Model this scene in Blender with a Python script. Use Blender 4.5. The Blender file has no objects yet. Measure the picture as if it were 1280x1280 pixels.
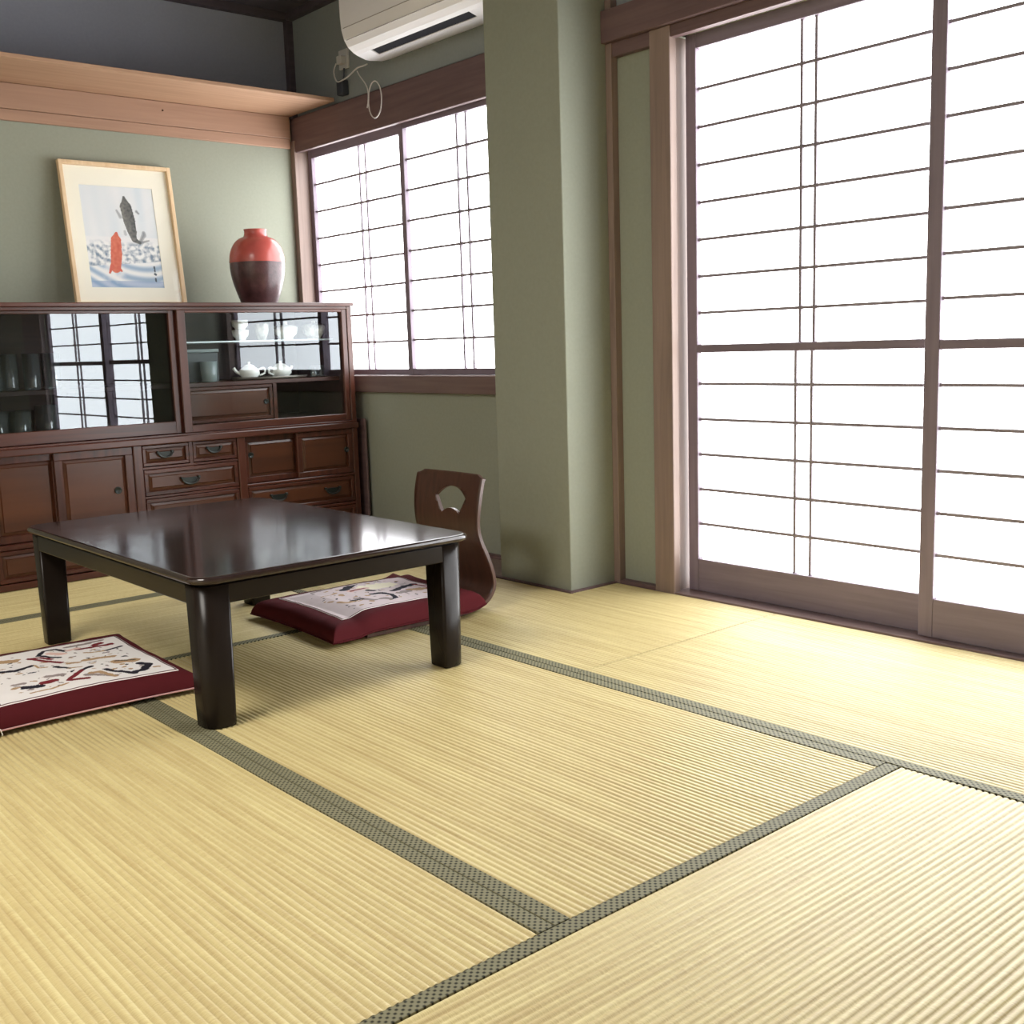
import bpy, bmesh, math, random
from mathutils import Vector, Matrix, noise
random.seed(4)
scene = bpy.context.scene
COL = scene.collection
PI = math.pi

# ------------------------------------------------------------------ helpers
def srgb(r, g, b):
    f = lambda c: (c/255/12.92) if c/255 <= 0.04045 else ((c/255+0.055)/1.055)**2.4
    return (f(r), f(g), f(b), 1)

def new_mat(name):
    m = bpy.data.materials.new(name); m.use_nodes = True
    nt = m.node_tree; nt.nodes.clear()
    out = nt.nodes.new('ShaderNodeOutputMaterial')
    return m, nt, out

def principled(name, col, rough=0.5, spec=0.5, metal=0.0, noise_scale=0, noise_amt=0.0, bump=0.0, bump_scale=200, coat=0.0, sheen=0.0, alpha=None):
    m, nt, out = new_mat(name)
    b = nt.nodes.new('ShaderNodeBsdfPrincipled')
    b.inputs['Base Color'].default_value = col
    b.inputs['Roughness'].default_value = rough
    b.inputs['Specular IOR Level'].default_value = spec
    b.inputs['Metallic'].default_value = metal
    b.inputs['Coat Weight'].default_value = coat
    b.inputs['Sheen Weight'].default_value = sheen
    nt.links.new(b.outputs[0], out.inputs[0])
    tc = nt.nodes.new('ShaderNodeTexCoord')
    if noise_amt > 0:
        n = nt.nodes.new('ShaderNodeTexNoise'); n.inputs['Scale'].default_value = noise_scale; n.inputs['Detail'].default_value = 4
        r = nt.nodes.new('ShaderNodeValToRGB')
        lo = tuple(c*(1-noise_amt) for c in col[:3])+(1,); hi = tuple(min(1, c*(1+noise_amt)) for c in col[:3])+(1,)
        r.color_ramp.elements[0].color = lo; r.color_ramp.elements[1].color = hi
        r.color_ramp.elements[0].position = .3; r.color_ramp.elements[1].position = .7
        nt.links.new(tc.outputs['Object'], n.inputs['Vector']); nt.links.new(n.outputs['Fac'], r.inputs[0]); nt.links.new(r.outputs[0], b.inputs['Base Color'])
    if bump > 0:
        n2 = nt.nodes.new('ShaderNodeTexNoise'); n2.inputs['Scale'].default_value = bump_scale; n2.inputs['Detail'].default_value = 5
        bp = nt.nodes.new('ShaderNodeBump'); bp.inputs['Strength'].default_value = bump; bp.inputs['Distance'].default_value = .002
        nt.links.new(tc.outputs['Object'], n2.inputs['Vector']); nt.links.new(n2.outputs['Fac'], bp.inputs['Height']); nt.links.new(bp.outputs[0], b.inputs['Normal'])
    return m

def wood(name, c1, c2, axis='y', rough=0.45, spec=0.4, scale=55, coat=0.0):
    m, nt, out = new_mat(name)
    b = nt.nodes.new('ShaderNodeBsdfPrincipled')
    b.inputs['Roughness'].default_value = rough; b.inputs['Specular IOR Level'].default_value = spec
    b.inputs['Coat Weight'].default_value = coat; b.inputs['Coat Roughness'].default_value = .15
    tc = nt.nodes.new('ShaderNodeTexCoord'); mp = nt.nodes.new('ShaderNodeMapping')
    s = {'x': (.045, 1, 1), 'y': (1, .045, 1), 'z': (1, 1, .045)}[axis]
    mp.inputs['Scale'].default_value = s
    n = nt.nodes.new('ShaderNodeTexNoise'); n.inputs['Scale'].default_value = scale; n.inputs['Detail'].default_value = 6; n.inputs['Distortion'].default_value = .6
    n2 = nt.nodes.new('ShaderNodeTexNoise'); n2.inputs['Scale'].default_value = 2.2; n2.inputs['Detail'].default_value = 3
    mx = nt.nodes.new('ShaderNodeMath'); mx.operation = 'MULTIPLY_ADD'; mx.inputs[1].default_value = .7
    ml = nt.nodes.new('ShaderNodeMath'); ml.operation = 'MULTIPLY'; ml.inputs[1].default_value = .3
    r = nt.nodes.new('ShaderNodeValToRGB'); r.color_ramp.elements[0].color = c1; r.color_ramp.elements[1].color = c2
    r.color_ramp.elements[0].position = .32; r.color_ramp.elements[1].position = .68
    L = nt.links.new
    L(tc.outputs['Object'], mp.inputs[0]); L(mp.outputs[0], n.inputs['Vector']); L(tc.outputs['Object'], n2.inputs['Vector'])
    L(n2.outputs['Fac'], ml.inputs[0]); L(n.outputs['Fac'], mx.inputs[0]); L(ml.outputs[0], mx.inputs[2]); L(mx.outputs[0], r.inputs[0])
    L(r.outputs[0], b.inputs['Base Color']); L(b.outputs[0], out.inputs[0])
    return m

def thin_glass(name, tint=(1, 1, 1, 1), gain=2.0, rough=0.0):
    m, nt, out = new_mat(name)
    fr = nt.nodes.new('ShaderNodeFresnel'); fr.inputs['IOR'].default_value = 1.52
    mu = nt.nodes.new('ShaderNodeMath'); mu.operation = 'MULTIPLY'; mu.inputs[1].default_value = gain; mu.use_clamp = True
    t = nt.nodes.new('ShaderNodeBsdfTransparent'); t.inputs[0].default_value = tint
    g = nt.nodes.new('ShaderNodeBsdfGlossy'); g.inputs['Roughness'].default_value = rough; g.inputs[0].default_value = (.9, .96, 1, 1)
    mix = nt.nodes.new('ShaderNodeMixShader'); L = nt.links.new
    L(fr.outputs[0], mu.inputs[0]); L(mu.outputs[0], mix.inputs[0]); L(t.outputs[0], mix.inputs[1]); L(g.outputs[0], mix.inputs[2]); L(mix.outputs[0], out.inputs[0])
    return m

def attr_mat(name, rough=.6, spec=.3, bump=0.0):
    m, nt, out = new_mat(name)
    b = nt.nodes.new('ShaderNodeBsdfPrincipled'); b.inputs['Roughness'].default_value = rough; b.inputs['Specular IOR Level'].default_value = spec
    a = nt.nodes.new('ShaderNodeAttribute'); a.attribute_name = 'print'
    nt.links.new(a.outputs['Color'], b.inputs['Base Color']); nt.links.new(b.outputs[0], out.inputs[0])
    return m

# --- mesh builders: each adds geometry to a bmesh
def box(bm, x0, x1, y0, y1, z0, z1, bev=0.0, seg=1, mi=0):
    t = bmesh.new()
    v = [t.verts.new((x, y, z)) for x in (x0, x1) for y in (y0, y1) for z in (z0, z1)]
    for q in ((0, 1, 3, 2), (4, 6, 7, 5), (0, 4, 5, 1), (2, 3, 7, 6), (0, 2, 6, 4), (1, 5, 7, 3)):
        t.faces.new([v[i] for i in q])
    if bev > 0:
        bmesh.ops.bevel(t, geom=list(t.edges), offset=bev, segments=seg, profile=.5, affect='EDGES')
    merge(bm, t, mi)

def merge(bm, t, mi=0):
    mp = {}
    for v in t.verts: mp[v] = bm.verts.new(v.co)
    for f in t.faces:
        g = bm.faces.new([mp[v] for v in f.verts]); g.material_index = mi if mi else f.material_index; g.smooth = f.smooth
    t.free()

def lathe(bm, prof, cx=0, cy=0, cz=0, seg=40, close=True, mi=None):
    rings = []
    for r, z in prof:
        if r < 1e-6: rings.append([bm.verts.new((cx, cy, cz+z))])
        else: rings.append([bm.verts.new((cx+r*math.cos(2*PI*i/seg), cy+r*math.sin(2*PI*i/seg), cz+z)) for i in range(seg)])
    for k in range(len(rings)-1):
        a, b = rings[k], rings[k+1]
        for i in range(seg):
            j = (i+1) % seg
            if len(a) == 1 and len(b) == 1: continue
            if len(a) == 1: f = bm.faces.new((a[0], b[j], b[i]))
            elif len(b) == 1: f = bm.faces.new((a[i], a[j], b[0]))
            else: f = bm.faces.new((a[i], a[j], b[j], b[i]))
            f.smooth = True
            if mi is not None: f.material_index = mi[k]

def tube(bm, pts, r, seg=8, closed=False):
    pts = [Vector(p) for p in pts]; n = len(pts); rings = []
    for i, p in enumerate(pts):
        d = (pts[(i+1) % n]-pts[i-1]) if closed else (pts[min(i+1, n-1)]-pts[max(i-1, 0)])
        d.normalize()
        up = Vector((0, 0, 1)) if abs(d.z) < .9 else Vector((1, 0, 0))
        a = d.cross(up).normalized(); b = d.cross(a)
        rings.append([bm.verts.new(p+a*r*math.cos(2*PI*k/seg)+b*r*math.sin(2*PI*k/seg)) for k in range(seg)])
    m = n if closed else n-1
    for i in range(m):
        A, B = rings[i], rings[(i+1) % n]
        for k in range(seg):
            f = bm.faces.new((A[k], A[(k+1) % seg], B[(k+1) % seg], B[k])); f.smooth = True
    if not closed:
        bm.faces.new(rings[0][::-1]); bm.faces.new(rings[-1])

def smooth_path(pts, n=8):
    P = [Vector(p) for p in pts]; out = []
    for i in range(len(P)-1):
        p0 = P[max(i-1, 0)]; p1 = P[i]; p2 = P[i+1]; p3 = P[min(i+2, len(P)-1)]
        for k in range(n):
            t = k/n
            out.append(.5*((2*p1)+(p2-p0)*t+(2*p0-5*p1+4*p2-p3)*t*t+(3*p1-p0-3*p2+p3)*t**3))
    out.append(P[-1]); return out

def extrude_poly(bm, poly, axis, a0, a1, mi=0, smooth=False):
    """poly: 2D points; axis: 'x' -> (y,z), 'y' -> (x,z), 'z' -> (x,y)"""
    def co(p, a):
        return {'x': (a, p[0], p[1]), 'y': (p[0], a, p[1]), 'z': (p[0], p[1], a)}[axis]
    A = [bm.verts.new(co(p, a0)) for p in poly]; B = [bm.verts.new(co(p, a1)) for p in poly]
    n = len(poly)
    fs = [bm.faces.new(A), bm.faces.new(B[::-1])]
    for i in range(n):
        f = bm.faces.new((A[i], B[i], B[(i+1) % n], A[(i+1) % n])); f.smooth = smooth; fs.append(f)
    for f in fs: f.material_index = mi
    return fs

def obj(name, bm, mats, parent=None, smooth_angle=None):
    bmesh.ops.recalc_face_normals(bm, faces=bm.faces)
    me = bpy.data.meshes.new(name)
    if parent is not None:
        off = Vector((0, 0, 0)); p = parent
        while p is not None: off += p.location; p = p.parent
        bmesh.ops.translate(bm, verts=bm.verts, vec=-off)
    bm.to_mesh(me); bm.free()
    if not isinstance(mats, (list, tuple)): mats = [mats]
    for m in mats: me.materials.append(m)
    o = bpy.data.objects.new(name, me); COL.objects.link(o)
    if parent is not None: o.parent = parent
    return o

def thing(name, label, cat, loc=(0, 0, 0), group=None):
    o = bpy.data.objects.new(name, None); COL.objects.link(o); o.location = loc
    o.empty_display_size = .05
    o['label'] = label; o['category'] = cat
    if group: o['group'] = group
    return o

def tag(o, label, cat, group=None):
    o['label'] = label; o['category'] = cat
    if group: o['group'] = group
    return o

def struct(o, label=None, cat=None):
    o['kind'] = 'structure'
    if label: o['label'] = label
    if cat: o['category'] = cat
    return o

def boxes(name, L, mats, parent=None, bev=.0015, seg=1):
    bm = bmesh.new()
    for b in L: box(bm, *b, bev=bev, seg=seg)
    return obj(name, bm, mats, parent)

# ------------------------------------------------------------------ materials
M = {}
M['plaster'] = principled('sage_plaster', srgb(142, 145, 131), rough=.9, spec=.15, noise_scale=90, noise_amt=.03, bump=.06, bump_scale=400)
M['plaster_up'] = principled('sage_plaster_blue_shade', srgb(148, 151, 163), rough=.9, spec=.15, noise_scale=90, noise_amt=.03, bump=.06, bump_scale=400)  # upper north wall: bluish shade put into the plaster colour
M['plaster_upe'] = principled('sage_plaster_grey_shade', srgb(138, 143, 142), rough=.9, spec=.15, noise_scale=90, noise_amt=.03, bump=.06, bump_scale=400)  # upper east wall: same sage, with its greyer shade put into the colour
M['plaster_room'] = principled('pale_plaster', srgb(226, 222, 210), rough=.9, spec=.15)
M['ceil'] = wood('ceiling_board', srgb(88, 82, 90), srgb(102, 96, 102), 'x', rough=.7, spec=.2)
M['nageshi'] = wood('dark_beam_wood', srgb(92, 72, 72), srgb(110, 88, 87), 'y', rough=.55)
M['dark_trim'] = wood('dark_slate_trim', srgb(70, 62, 68), srgb(84, 75, 80), 'x', rough=.6)
M['nageshi_n'] = wood('pale_beam_wood', srgb(146, 114, 94), srgb(162, 128, 106), 'x', rough=.55)
M['shelf'] = wood('shelf_board_wood', srgb(160, 124, 98), srgb(178, 142, 114), 'x', rough=.55)
M['post'] = wood('post_wood', srgb(120, 102, 94), srgb(140, 120, 110), 'z', rough=.5)
M['frame_z'] = wood('shoji_wood_upright', srgb(108, 96, 106), srgb(126, 113, 124), 'z', rough=.5)
M['frame_y'] = wood('shoji_wood_rail', srgb(108, 96, 106), srgb(126, 113, 124), 'y', rough=.5)
M['lat_y'] = wood('lattice_wood', srgb(120, 112, 120), srgb(138, 129, 138), 'y', rough=.5); M['lat_z'] = wood('lattice_wood_upright', srgb(120, 112, 120), srgb(138, 129, 138), 'z', rough=.5)
M['sill'] = wood('sill_wood', srgb(98, 79, 76), srgb(116, 96, 92), 'y', rough=.4)
M['cab_z'] = wood('cabinet_wood_upright', srgb(52, 27, 20), srgb(90, 48, 34), 'z', rough=.28, spec=.5, scale=40)
M['cab_x'] = wood('cabinet_wood_rail', srgb(52, 27, 20), srgb(90, 48, 34), 'x', rough=.28, spec=.5, scale=40)
M['cab_panel'] = wood('cabinet_panel_wood', srgb(62, 34, 21), srgb(90, 52, 33), 'x', rough=.28, spec=.5, scale=14)
M['cab_dark'] = wood('cabinet_inner_wood', srgb(40, 24, 21), srgb(54, 32, 28), 'x', rough=.6)
M['iron'] = principled('dark_iron', srgb(52, 56, 54), rough=.4, spec=.5, metal=.6)
M['lacquer'] = principled('dark_brown_lacquer', srgb(42, 31, 28), rough=.11, spec=.5, noise_scale=6, noise_amt=.12)
M['lacquer_leg'] = principled('dark_lacquer_leg', srgb(30, 24, 20), rough=.25, spec=.16)
M['ply'] = wood('bent_plywood', srgb(58, 37, 29), srgb(78, 51, 40), 'z', rough=.35, spec=.45)
M['red'] = principled('wine_red_cotton', srgb(78, 23, 28), rough=.9, spec=.15, bump=.25, bump_scale=900)
M['pipe'] = principled('pale_piping', srgb(196, 150, 150), rough=.8, spec=.2)
M['white_thread'] = principled('white_thread', srgb(225, 220, 210), rough=.8)
M['print'] = attr_mat('printed_cotton', .85, .15)
M['art'] = attr_mat('painted_paper', .6, .3)
M['picframe'] = wood('pale_frame_wood', srgb(214, 184, 144), srgb(230, 204, 168), 'z', rough=.45)
M['mat_board'] = principled('cream_mat_board', srgb(250, 246, 230), rough=.8)
M['glass'] = thin_glass('cabinet_glass', (.93, .97, .98, 1), 1.8)
M['glass_b'] = thin_glass('cabinet_glass_right', (.93, .97, .98, 1), 1.15)
M['picglass'] = thin_glass('picture_glass', (1, 1, 1, 1), .3)
M['tumbler'] = thin_glass('tumbler_glass', (.95, .97, .97, 1), 2.2, .06)
def _brighten(m, amt, col):   # brightness put into the glass as pale diffuse, to read against the dark cabinet
    nt = m.node_tree; out = [n for n in nt.nodes if n.type == 'OUTPUT_MATERIAL'][0]; src = out.inputs[0].links[0].from_socket
    d = nt.nodes.new('ShaderNodeBsdfDiffuse'); d.inputs[0].default_value = col
    mx = nt.nodes.new('ShaderNodeMixShader'); mx.inputs[0].default_value = amt
    nt.links.new(src, mx.inputs[1]); nt.links.new(d.outputs[0], mx.inputs[2]); nt.links.new(mx.outputs[0], out.inputs[0])
_brighten(M['tumbler'], .10, srgb(200, 206, 204))
M['shelfglass'] = principled('frosted_glass_edge', srgb(215, 228, 232), rough=.2)
M['porcelain'] = principled('white_porcelain', srgb(236, 236, 230), rough=.15, spec=.5)
M['porcelain_pat'] = principled('patterned_porcelain', srgb(196, 194, 184), rough=.2, noise_scale=45, noise_amt=.45)
M['tin'] = principled('dark_tin', srgb(46, 52, 54), rough=.35, metal=.3)
M['cupgrey'] = principled('grey_glazed_cup', srgb(112, 124, 124), rough=.25)
M['tray'] = principled('dark_tray', srgb(96, 90, 82), rough=.3, metal=.3)
M['label_cup'] = principled('cream_paper_label', srgb(206, 190, 150), rough=.7, noise_scale=20, noise_amt=.2)
M['vase_red'] = principled('coral_red_glaze', srgb(166, 76, 68), rough=.25, spec=.5, noise_scale=18, noise_amt=.12)
M['vase_dark'] = principled('dark_brown_glaze', srgb(70, 44, 46), rough=.3, spec=.5, noise_scale=30, noise_amt=.35, bump=.3, bump_scale=120)
M['ac'] = principled('white_plastic', srgb(238, 236, 238), rough=.35, spec=.45)
M['ac_dark'] = principled('dark_louver_plastic', srgb(20, 20, 28), rough=.6, spec=.15)
M['ac_grey'] = principled('grey_display', srgb(120, 112, 106), rough=.3)
M['seam'] = principled('seam_grey', srgb(158, 150, 148), rough=.6)
M['cord_white'] = principled('white_cord', srgb(205, 200, 196), rough=.5)
M['plug_white'] = principled('off_white_plastic', srgb(196, 194, 190), rough=.4)
M['plug_dark'] = principled('dark_plug_plastic', srgb(58, 62, 70), rough=.5)
M['nail'] = principled('nail_head', srgb(70, 50, 42), rough=.4, metal=.7)

def paper_mat(name, strength):
    # daylight-lit shoji paper: the lit windows of the room
    m, nt, out = new_mat(name)
    b = nt.nodes.new('ShaderNodeBsdfPrincipled')
    b.inputs['Base Color'].default_value = srgb(240, 240, 238); b.inputs['Roughness'].default_value = .9
    b.inputs['Emission Color'].default_value = (.95, .975, 1, 1); b.inputs['Emission Strength'].default_value = strength
    nt.links.new(b.outputs[0], out.inputs[0]); return m
M['paper_door'] = paper_mat('lit_shoji_paper_door', 4.3)
M['paper_win'] = paper_mat('lit_shoji_paper_window', 3.6)

def rush_mat(name, axis):
    m, nt, out = new_mat(name); L = nt.links.new
    b = nt.nodes.new('ShaderNodeBsdfPrincipled'); b.inputs['Roughness'].default_value = .5; b.inputs['Specular IOR Level'].default_value = .42
    tc = nt.nodes.new('ShaderNodeTexCoord')
    mp = nt.nodes.new('ShaderNodeMapping'); mp.inputs['Scale'].default_value = (30, 700, 1) if axis == 'y' else (700, 30, 1)   # rush stalks lie across the ribs
    n = nt.nodes.new('ShaderNodeTexNoise'); n.inputs['Scale'].default_value = 1; n.inputs['Detail'].default_value = 3
    mp2 = nt.nodes.new('ShaderNodeMapping'); mp2.inputs['Scale'].default_value = (60, 2.2, 1) if axis == 'y' else (2.2, 60, 1)  # slow change along each rib
    n2 = nt.nodes.new('ShaderNodeTexNoise'); n2.inputs['Scale'].default_value = 1; n2.inputs['Detail'].default_value = 2
    add = nt.nodes.new('ShaderNodeMath'); add.operation = 'ADD'
    r = nt.nodes.new('ShaderNodeValToRGB')
    r.color_ramp.elements[0].position = .7; r.color_ramp.elements[1].position = 1.3
    r.color_ramp.elements[0].color = srgb(180, 159, 109); r.color_ramp.elements[1].color = srgb(210, 196, 142)
    half = nt.nodes.new('ShaderNodeMath'); half.operation = 'MULTIPLY'; half.inputs[1].default_value = .5
    r.color_ramp.elements[0].position = .35; r.color_ramp.elements[1].position = .65
    L(tc.outputs['Object'], mp.inputs[0]); L(mp.outputs[0], n.inputs['Vector']); L(tc.outputs['Object'], mp2.inputs[0]); L(mp2.outputs[0], n2.inputs['Vector'])
    L(n.outputs['Fac'], add.inputs[0]); L(n2.outputs['Fac'], add.inputs[1]); L(add.outputs[0], half.inputs[0]); L(half.outputs[0], r.inputs[0])
    L(r.outputs[0], b.inputs['Base Color']); L(b.outputs[0], out.inputs[0]); return m
M['rush_x'] = rush_mat('rush_weave_x', 'x'); M['rush_y'] = rush_mat('rush_weave_y', 'y')

def heri_mat(name):
    m, nt, out = new_mat(name); L = nt.links.new
    b = nt.nodes.new('ShaderNodeBsdfPrincipled'); b.inputs['Roughness'].default_value = .7; b.inputs['Specular IOR Level'].default_value = .25
    tc = nt.nodes.new('ShaderNodeTexCoord'); sep = nt.nodes.new('ShaderNodeSeparateXYZ'); L(tc.outputs['Object'], sep.inputs[0])
    def mth(op, a, bb=None, v=None):
        k = nt.nodes.new('ShaderNodeMath'); k.operation = op; L(a, k.inputs[0])
        if bb is not None: L(bb, k.inputs[1])
        if v is not None: k.inputs[1].default_value = v
        return k.outputs[0]
    k = 2*PI/.0122
    u = mth('ADD', sep.outputs[0], sep.outputs[1]); v = mth('SUBTRACT', sep.outputs[0], sep.outputs[1])
    a = mth('COSINE', mth('MULTIPLY', u, v=k)); c = mth('COSINE', mth('MULTIPLY', v, v=k))
    s = mth('ADD', a, c)
    r = nt.nodes.new('ShaderNodeValToRGB')
    mr = nt.nodes.new('ShaderNodeMapRange'); mr.inputs[1].default_value = -2; mr.inputs[2].default_value = 2
    L(s, mr.inputs[0]); L(mr.outputs[0], r.inputs[0])
    e = r.color_ramp.elements; e[0].position = .45; e[0].color = srgb(122, 118, 92); e[1].position = .86; e[1].color = srgb(30, 29, 18)
    x = r.color_ramp.elements.new(.7); x.color = srgb(92, 89, 66)
    L(r.outputs[0], b.inputs['Base Color']); L(b.outputs[0], out.inputs[0]); return m
M['heri'] = heri_mat('green_border_cloth')

# ------------------------------------------------------------------ setting
XW = 2.765      # plaster plane on the window side (east)
YN = 4.69       # plaster plane behind the cabinet (north)
CEIL = 2.35
WX, SY = -1.3, -1.5
# floor: sub-floor, plus rush-covered remainder outside the mats that are built one by one
bm = bmesh.new()
box(bm, WX-.1, 2.95, SY-.1, YN+.1, -.12, -.056)
box(bm, WX, .108, SY, YN, -.056, -.002, mi=1)
box(bm, .108, 2.735, SY, .2, -.056, -.002, mi=1)
box(bm, 1.895, 2.527, 3.73, YN, -.056, -.002, mi=1)
struct(obj('floor', bm, [M['cab_dark'], M['rush_y']]))
# board floor of the recess under the low window
struct(boxes('trim_1', [(2.530, XW, 3.02, YN, -.05, -.001)], M['post'], bev=0))
struct(boxes('trim_2', [(2.512, 2.531, 2.642, YN, -.05, .004), (2.530, 2.735, 2.640, 2.657, -.05, .004)], M['nageshi'], bev=.001))       # tatami edging at the pillar
struct(boxes('trim_3', [(2.737, XW+.004, 3.02, YN, 0, .012), (2.737, XW+.004, 2.46, 2.63, -.02, .012)], M['nageshi'], bev=.001))

bm = bmesh.new()
X2 = 2.90
box(bm, XW, X2, 3.03, 4.70, -.1, .70)
box(bm, XW, X2, 3.03, 4.70, 1.79, 1.90); box(bm, XW, X2, 2.36, 3.031, 1.76, 1.90)
box(bm, XW, X2, 2.455, 3.045, -.1, 1.78)
box(bm, XW, X2, 4.672, 4.80, -.1, 1.80)
box(bm, XW, X2, .3, 2.38, 1.76, 1.90)
box(bm, XW, X2, SY-.1, .60, -.1, 1.90)
struct(obj('wall_east', bm, M['plaster']))
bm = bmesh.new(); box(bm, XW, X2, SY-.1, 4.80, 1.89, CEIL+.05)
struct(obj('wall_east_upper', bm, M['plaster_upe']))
bm = bmesh.new(); box(bm, WX-.1, XW+.05, YN, YN+.12, -.1, 1.90)
struct(obj('wall_north', bm, M['plaster']))
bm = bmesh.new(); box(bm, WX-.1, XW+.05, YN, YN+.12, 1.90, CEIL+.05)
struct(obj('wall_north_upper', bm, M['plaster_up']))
bm = bmesh.new(); box(bm, WX-.12, WX, SY-.1, YN+.1, -.1, CEIL+.05); struct(obj('wall_west', bm, M['plaster_room']))
bm = bmesh.new(); box(bm, WX-.1, X2, SY-.12, SY, -.1, CEIL+.05); struct(obj('wall_south', bm, M['plaster_room']))
bm = bmesh.new(); box(bm, WX-.1, X2, SY-.1, YN+.1, CEIL, CEIL+.06); struct(obj('ceiling', bm, M['ceil']))
# pillar
struct(boxes('wall_pillar', [(2.528, XW+.02, 2.656, 3.021, -.02, CEIL)], M['plaster'], bev=.004, seg=2), 'sage plaster pillar between the low window and the shoji doors', 'pillar')

# beams, posts, mouldings
struct(boxes('trim_4', [(2.715, XW, .3, 2.655, 1.785, 1.885)], M['nageshi'], bev=.002), 'dark brown tie beam above the shoji doors', 'beam')
struct(boxes('trim_5', [(2.742, XW, 3.021, YN, 1.737, 1.89)], M['nageshi'], bev=.002), 'dark brown tie beam above the low window', 'beam')
struct(boxes('trim_6', [(WX, 2.728, 4.668, YN, 1.80, 1.897), (WX, 2.728, 4.672, YN, 1.756, 1.799)], M['nageshi_n'], bev=.002), 'pale wooden tie beam under the wall shelf', 'beam')
struct(boxes('trim_7', [(2.735, XW, 2.628, 2.655, 0, 1.785), (2.735, XW, 2.628, 2.655, 1.885, CEIL)], M['post'], bev=.0015), 'slim wooden post beside the pillar', 'post')
struct(boxes('trim_8', [(2.733, 2.764, 2.378, 2.462, -.02, 1.785), (2.763, X2, 2.394, 2.461, -.02, 1.785)], M['post'], bev=.003, seg=2), 'wooden door post left of the shoji doors', 'post')
struct(boxes('trim_9', [(2.74, XW, 2.462, 2.628, 1.742, 1.785)], M['nageshi'], bev=.001))
struct(boxes('trim_10', [(2.738, XW+.0, .3, 2.378, 1.75, 1.785), (2.83, X2, .3, 2.378, 1.745, 1.785), (2.7655, 2.77, .3, 2.378, 1.755, 1.785)], M['nageshi'], bev=.001), 'door head rail above the shoji doors', 'rail')
struct(boxes('trim_11', [(2.735, X2, .3, 2.40, -.05, .004), (2.733, XW, .3, .62, 0, 1.785)], M['sill'], bev=.0015), 'grooved wooden sill under the shoji doors', 'sill')
struct(boxes('trim_12', [(2.742, X2, 3.021, YN, .642, .716)], M['sill'], bev=.003), 'brown wooden sill under the low window', 'sill')
struct(boxes('trim_13', [(2.735, X2, 4.655, YN, .70, 1.79), (2.735, X2, 3.03, 3.072, .70, 1.79)], M['post'], bev=.002), 'wooden window jamb in the room corner', 'jamb')
struct(boxes('trim_14', [(2.735, XW, 4.655, YN, 1.89, CEIL), (2.735, XW, 4.66, YN, 0, .642)], M['dark_trim'], bev=.001), 'dark corner post above the wall shelf', 'post')
struct(boxes('trim_15', [(WX, XW, 4.655, YN, CEIL-.035, CEIL), (2.732, XW, SY, YN, CEIL-.035, CEIL)], M['dark_trim'], bev=.002), 'dark ceiling moulding', 'moulding')
sh = tag(boxes('wall_shelf', [(WX+.001, 2.734, 4.29, YN-.001, 1.898, 1.914)], M['shelf'], bev=.0015), 'long pale wooden wall shelf high above the tea cabinet', 'shelf')
bm = bmesh.new(); t = bmesh.new(); bmesh.ops.create_uvsphere(t, u_segments=12, v_segments=8, radius=.004); bmesh.ops.translate(t, verts=t.verts, vec=(2.117, 4.667, 1.86)); merge(bm, t)
tag(obj('nail', bm, M['nail']), 'small dark nail head in the pale beam above the picture', 'nail')

# ------------------------------------------------------------------ shoji panels
def shoji(name, xf, y0, y1, z0, z1, stile, top, bot, mids, zs, vpairs, paper, label, cat, depth=.03):
    """panel in the plane x=xf..xf+depth spanning y0..y1; mids = [(z0,z1)] rails; zs = muntin heights; vpairs = [(ya,yb,z0,z1)]"""
    r = bpy.data.objects.new(name, None); COL.objects.link(r); r.location = (xf, (y0+y1)/2, z0); r.empty_display_size = .05
    struct(r, label, cat)
    x1 = xf+depth
    for a, b in ((y0, y0+stile), (y1-stile, y1)):
        boxes('stile', [(xf, x1, a, b, z0, z1)], M['frame_z'], r, bev=.0015)
    boxes('top_rail', [(xf+.001, x1-.001, y0+stile, y1-stile, z1-top, z1)], M['frame_y'], r)
    boxes('bottom_rail', [(xf+.001, x1-.001, y0+stile, y1-stile, z0, z0+bot)], M['frame_y'], r)
    for a, b in mids: boxes('middle_rail', [(xf+.001, x1-.001, y0+stile, y1-stile, a, b)], M['frame_y'], r)
    L = []
    w = .0044
    ya, yb = y0+stile, y1-stile
    for z in zs: L.append((x1-.020, x1-.0085, ya, yb, z-w, z+w))
    lat = boxes('lattice', L, M['lat_y'], r, bev=0)
    L = []
    for y, za, zb in vpairs: L.append((x1-.019, x1-.0088, y-w, y+w, za, zb))
    boxes('lattice', L, M['lat_z'], r, bev=0)
    bm = bmesh.new(); box(bm, x1-.0085, x1-.0075, ya-.004, yb+.004, z0+bot-.004, z1-top+.004)
    obj('shoji_paper', bm, paper, r)
    return r

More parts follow.
